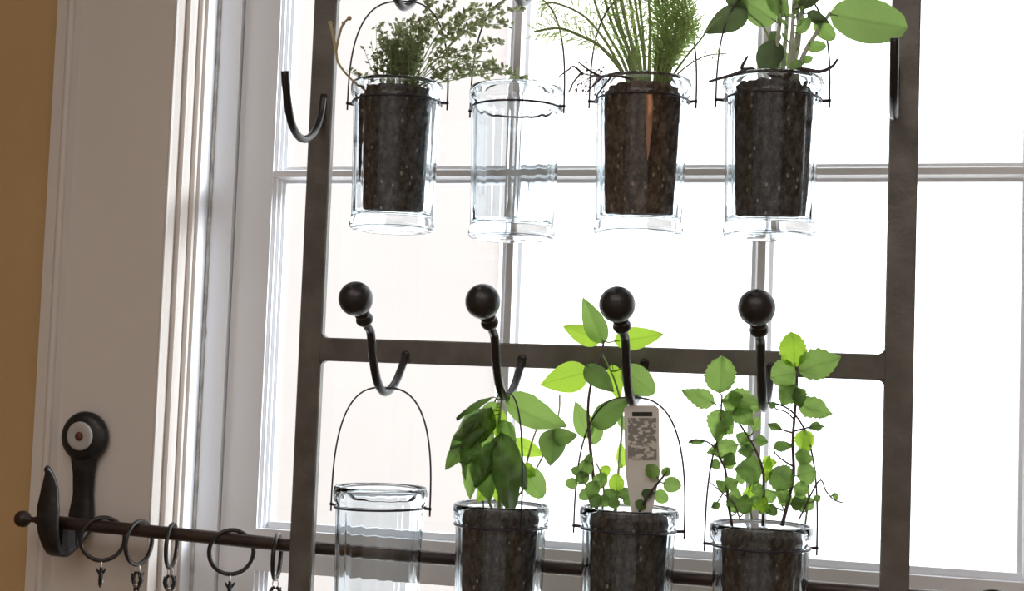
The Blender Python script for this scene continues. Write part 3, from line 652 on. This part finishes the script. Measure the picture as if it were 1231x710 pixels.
leaf(p, (937, 50), (926, 38), 14, 0, -2, 'sgd', 0, 'round', 12, .08)
leaf(p, (970, 16), (996, 28), 16, 0, -4, 'sgd', 20, 'ovate', 14, .2)
leaf(p, (979, 26), (1003, 47), 20, 0, -4, 'lm', 10, 'sage', 10, .1)
leaf(p, (968, 57), (993, 55), 14, 0, -4, 'lm', 10, 'sage', 12, .1)
leaf(p, (964, 74), (977, 69), 10, 0, -2, 'lm', 10, 'round', 12, .1)
leaf(p, (958, 40), (974, 22), 14, -4, -8, 'sg', 0, 'sage', 12, .1)
leaf(p, (948, 78), (930, 60), 18, 2, 2, 'sg', 0, 'sage', 12, .1)
leaf(p, (950, 90), (962, 72), 14, -8, -12, 'sg', 0, 'sage', 12, .1)
leaf(p, (945, 20), (925, -12), 22, -4, -8, 'sg', 20, 'sage', 12, .1)
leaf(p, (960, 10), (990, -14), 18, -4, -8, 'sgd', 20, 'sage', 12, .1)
random.seed(5)
for k in range(16):
    x = random.uniform(936, 966); y = random.uniform(5, 88); a = random.uniform(20, 160)
    leaf(p, (x, y), (x+12*math.cos(math.radians(a)), y-13*math.sin(math.radians(a))), 5, random.uniform(-8, 4), None, 'sg', 0, 'lance', 14, .1)
stem(p, [(940, 100, -6), (905, 84, -28), (880, 90, -38), (852, 98, -42)], 3.2, 1.5, 'dry', 'dry_stem', reg=False)
stem(p, [(905, 84, -28), (892, 82, -34), (899, 67, -36)], 3.4, 1.2, 'dry', 'dry_stem', reg=False)
stem(p, [(940, 100, -10), (960, 84, -30), (985, 86, -36), (1000, 80, -36), (1007, 71, -36)], 3.2, 1.3, 'dry', 'dry_stem', reg=False)

# --- thyme (upper row, first hook): fine sprigs, leaves too small to pick apart
random.seed(11)
p = plant('thyme_plant', 0, 'U', 'wispy thyme spreading tiny leaves over the neighbouring jar', 'thyme', seed=5)
sb = MB(); fb = MB(); fuv = []
def tiny(q, dirn, L, W):
    a = dirn.normalized(); n = (CAM-q).normalized()+Vector((random.uniform(-.7, .7), random.uniform(-.7, .7), random.uniform(-.7, .7))); n = (n-a*n.dot(a)).normalized(); s_ = a.cross(n)
    fb.add([q, q+a*L*.45+s_*W, q+a*L, q+a*L*.45-s_*W, q+a*L*.5-n*W*.35], [(0, 1, 4), (1, 2, 4), (2, 3, 4), (3, 0, 4)])
    fuv.extend([(.5, 0), (1, .5), (.5, 1), (0, .5), (.5, .5)])
def sprig(pts, nleaf, lpx, r=.55, jit=2.5, start=.25):
    q = spline([at(x, y, YJ+d/1000) for x, y, d in pts], 6); sb.tube(q, [r*MPP*(1-.4*i/len(q)) for i in range(len(q))], 5)
    for k in range(nleaf):
        t = start+(1-start)*(k+random.random())/nleaf; i = min(int(t*(len(q)-1)), len(q)-2)
        pt = q[i].lerp(q[i+1], t*(len(q)-1)-i)
        dv = Vector((random.uniform(-1, 1), random.uniform(-1, 1), random.uniform(-.5, 1)))
        tiny(pt+dv*jit*MPP*.4, dv, lpx*MPP*random.uniform(.7, 1.3), lpx*MPP*.30)
for k in range(46):                                        # dense tuft
    a = random.uniform(-1, 1); hgt = random.uniform(45, 88)
    x0 = 478+random.uniform(-14, 18); ex = 487+a*34
    sprig([(x0, 112, random.uniform(-12, 12)), ((x0+ex)/2+random.uniform(-3, 3), 112-hgt*.5, random.uniform(-18, 14)), (ex, 108-hgt, random.uniform(-24, 20))], 30, 7.2, .65, 3)
for ex, ey, mx, my in ((602, 6, 540, 40), (622, 93, 560, 75), (560, 18, 520, 50), (585, 62, 535, 68), (545, 62, 515, 80), (600, 86, 550, 86), (640, 97, 575, 90), (570, 40, 530, 55), (615, 30, 555, 40), (530, 15, 505, 50), (556, 84, 525, 92),
                       (590, 22, 545, 50), (575, 8, 530, 36), (548, 36, 520, 60), (606, 52, 556, 62), (565, 72, 530, 80), (520, 2, 500, 40), (545, 2, 515, 40), (512, 30, 498, 60), (535, 95, 515, 98), (630, 12, 570, 30), (580, 92, 540, 95)):
    d = random.uniform(-34, 6)
    sprig([(490+random.uniform(-10, 10), 110, 0), (mx, my, d*.6), ((mx+ex)/2+4, (my+ey)/2-5, d), (ex, ey, d)], 34, 8.5, .6, 4.5, .3)
for ex, ey in ((424, 82), (436, 55), (446, 48), (440, 96), (452, 30), (428, 97), (452, 66), (416, 84)):
    sprig([(470, 110, -4), (455, 98, -14), ((455+ex)/2, (98+ey)/2+3, -20), (ex, ey, -24)], 9, 7, .5, 2, .4)
child(sb, 'sprigs', 'sgn', p)['kind'] = 'stuff'
o = child(fb, 'foliage', 'th', p, smooth=False, fix=False); o['kind'] = 'stuff'
ul = o.data.uv_layers.new(name='UVMap')
for lp in o.data.loops: ul.data[lp.index].uv = fuv[lp.vertex_index]
stem(p, [(452, 110, -6), (428, 100, -34), (408, 78, -44), (404, 62, -46), (401, 46, -46), (397, 28, -46)], 1.0, 2.2, 'straw', 'dry_sprig', reg=False)
stem(p, [(404, 60, -46), (408, 42, -46), (412, 30, -46), (420, 21, -46)], 1.8, 1.4, 'straw', 'dry_sprig', reg=False)
b = MB()
for (x, y, r) in ((397, 28, 3.2), (413, 28, 2.8), (420, 22, 3.2)):
    c = at(x, y, YJ-.046); b.lathe([(0, -r*MPP), (r*.7*MPP, -r*.7*MPP), (r*MPP, 0), (r*.7*MPP, r*.7*MPP), (0, r*MPP)], 8, Matrix.Translation(c))
child(b, 'buds', 'straw', p)['kind'] = 'stuff'

# --- dill / fennel (upper row, third hook)
random.seed(31)
p = plant('dill_plant', 2, 'U', 'feathery dill with long arching stems fanning from brown soil', 'dill', 'soilb', seed=6)
fb = MB(); fuv = []
def blade(a, b_, wpx):
    d = (b_-a); s_ = d.cross(CAM-a).normalized()*wpx*MPP/2; m_ = a.lerp(b_, .5)
    fb.add([a-s_*.5, a+s_*.5, m_+s_, b_, m_-s_], [(0, 1, 2, 4), (4, 2, 3)]); fuv.extend([(.4, 0), (.6, 0), (.7, .5), (.5, 1), (.3, .5)])
def frond(pts, r0=2.0, r1=.8, feather=0, flen=22, start=.45, m='sgn', wp=1.3):
    q = spline([at(x, y, YJ+d/1000) for x, y, d in pts], 7); N = len(q)
    b = MB(); b.tube(q, [(r0+(r1-r0)*i/(N-1))*MPP for i in range(N)], 7); child(b, 'stem', m, p)
    for k in range(feather):
        t = start+(1-start)*k/feather; i = min(int(t*(N-1)), N-2); pt = q[i].lerp(q[i+1], t*(N-1)-i)
        ax = (q[i+1]-q[i]).normalized()
        side = ax.cross(CAM-pt).normalized()*(1 if k % 2 else -1)
        L = flen*MPP*(1-.45*abs(2*((t-start)/(1-start))-1))*random.uniform(.7, 1.2)
        dv = (ax*random.uniform(.5, 1)+side*random.uniform(.5, 1)+Vector((0, random.uniform(-.5, .5), random.uniform(-.25, .1)))).normalized()
        e = pt+dv*L; blade(pt, e, wp)
        for s2 in range(4):
            f_ = .3+.2*s2; o_ = pt.lerp(e, f_); d2 = (dv+Vector((random.uniform(-.8, .8), random.uniform(-.6, .6), random.uniform(-.8, .8)))).normalized()
            blade(o_, o_+d2*L*.42, wp*.8)
frond([(756, 104, 0), (745, 82, -6), (722, 56, -14), (700, 44, -18), (672, 34, -20), (642, 38, -22)], 2.8, 1.4, 44, 26, .40)
frond([(758, 104, 2), (742, 74, -2), (724, 44, -6), (700, 18, -8), (668, 4, -8), (650, 6, -8)], 2.2, 1.0, 34, 24, .45)
for k, (ex, bx, w0) in enumerate(((712, 760, 2.4), (726, 764, 2.8), (738, 766, 3.0), (748, 768, 2.6), (758, 772, 3.2), (770, 776, 2.6), (782, 780, 2.4), (732, 770, 2.4), (764, 778, 2.2), (745, 774, 2.2))):
    d = random.uniform(-16, 12)
    frond([(bx, 106, d*.3), (bx+(ex-bx)*.25, 72, d*.6), (ex+(bx-ex)*.25, 28, d), (ex-4, -22, d)], w0, w0*.6, 14, 20, .35, wp=1.4)
for k in range(9):                                         # the broad soft fan on the side of the sage
    ex = 792+k*5.2; d = -8+random.uniform(-6, 8)
    frond([(786+k*1.6, 106, d*.4), (788+k*3.0, 70, d), (ex-1, 34, d), (ex-8+random.uniform(-3, 3), -12, d)], 1.6, .9, 60, 15, .22, wp=2.1)
frond([(800, 104, -4), (822, 72, -12), (842, 48, -16), (852, 34, -16), (868, 20, -14)], 1.5, .9)
frond([(802, 104, -6), (820, 84, -16), (846, 68, -20), (874, 64, -22)], 1.2, .7, 6, 10, .5)
o = child(fb, 'foliage', 'dl', p, smooth=False, fix=False); o['kind'] = 'stuff'
ul = o.data.uv_layers.new(name='UVMap')
for lp in o.data.loops: ul.data[lp.index].uv = fuv[lp.vertex_index]
# dried dark sprigs trailing over the rim
for pts in ([(768, 100, -20), (742, 92, -38), (720, 92, -44), (698, 88, -46)], [(722, 92, -44), (708, 84, -46), (700, 78, -46), (694, 74, -46)], [(724, 92, -44), (712, 104, -46), (704, 112, -46)], [(735, 92, -40), (722, 108, -42), (716, 118, -43)],
            [(700, 88, -46), (690, 80, -46), (683, 84, -46), (672, 92, -46)], [(700, 86, -46), (690, 98, -46), (684, 110, -46)]):
    stem(p, pts, 1.5, .7, 'dry', 'dry_stem', reg=False)
b = MB()
for k in range(26):
    c = at(random.uniform(684, 730), random.uniform(72, 116), YJ-.044); r = random.uniform(1.0, 2.0)*MPP
    e = at(random.choice((700, 712, 722)), random.choice((88, 90, 92)), YJ-.045)
    b.tube([c, c.lerp(e, .5)+Vector((0, 0, .002)), e], .35*MPP, 4)
    b.lathe([(0, -r), (r, 0), (0, r)], 6, Matrix.Translation(c))
child(b, 'dry_umbels', 'dry', p)['kind'] = 'stuff'
b = MB(); q = spline([at(x, y, YJ-.0350+d/1000) for x, y, d in ((780, 112, 0), (781, 128, 0), (780, 140, .6), (780, 155, 1.0), (779, 170, 1.4), (779, 182, 1.7), (778, 192, 2))], 4)
N = len(q); b.tube(q, [(4.2 if i < N*.35 else 4.2*(1-(i-N*.35)/(N*.66)))*MPP+.0002 for i in range(N)], 8); child(b, 'taproot', 'root', p)['label'] = 'orange root pressed against the soil'

# ------------------------------------------------------------------ plant tag
tg = empty('plant_tag', at(770, 618, YJ-.006)); tag(tg, 'grey and white plastic plant tag with small print', 'plant tag')
def tagmat():
    m, t, pb, o = nt('tag_print'); pb.inputs['Roughness'].default_value = .5
    tc = t.nodes.new('ShaderNodeTexCoord'); mp = t.nodes.new('ShaderNodeMapping'); mp.inputs['Scale'].default_value = (1, 1, 1.5)
    n = t.nodes.new('ShaderNodeTexNoise'); n.inputs['Scale'].default_value = 210; n.inputs['Detail'].default_value = 1.5
    t.links.new(tc.outputs['Object'], mp.inputs[0]); t.links.new(mp.outputs[0], n.inputs['Vector'])
    r = t.nodes.new('ShaderNodeValToRGB'); r.color_ramp.elements[0].position = .51; r.color_ramp.elements[1].position = .60
    r.color_ramp.elements[0].color = (.25, .25, .23, 1); r.color_ramp.elements[1].color = (.66, .65, .60, 1)
    t.links.new(n.outputs['Fac'], r.inputs[0]); t.links.new(r.outputs[0], pb.inputs['Base Color']); return m
M['tagprint'] = tagmat()
M['slot'] = mat('tag_slot', (.015, .015, .015), (.02, .02, .02), 20, .6)
def quadbox(b, px, d0, d1):
    A = [at(x, y, YJ+d0/1000) for x, y in px]; B = [at(x, y, YJ+d0/1000)+Vector((0, (d1-d0)/1000, 0)) for x, y in px]; n = len(px)
    b.add(A+B, [tuple(range(n)), tuple(range(n, 2*n))]+[(i, (i+1) % n, n+(i+1) % n, n+i) for i in range(n)])
b = MB(); quadbox(b, [(754, 487), (788, 487), (792, 491), (793, 570), (783, 620), (769, 626), (760, 620), (752, 570), (750, 491)], -7, -6.2); child(b, 'blade', 'tagp', tg, smooth=False)
b = MB(); quadbox(b, [(755, 502), (789, 502), (789.5, 553), (755, 553)], -7.3, -6.9); child(b, 'printed_panel', 'tagprint', tg, smooth=False)['label'] = 'grey panel of pale small print'
b = MB(); quadbox(b, [(760, 495), (784, 495), (784, 500), (760, 500)], -7.4, -6.9); child(b, 'hanging_slot', 'slot', tg, smooth=False)['label'] = 'dark hanging slot'
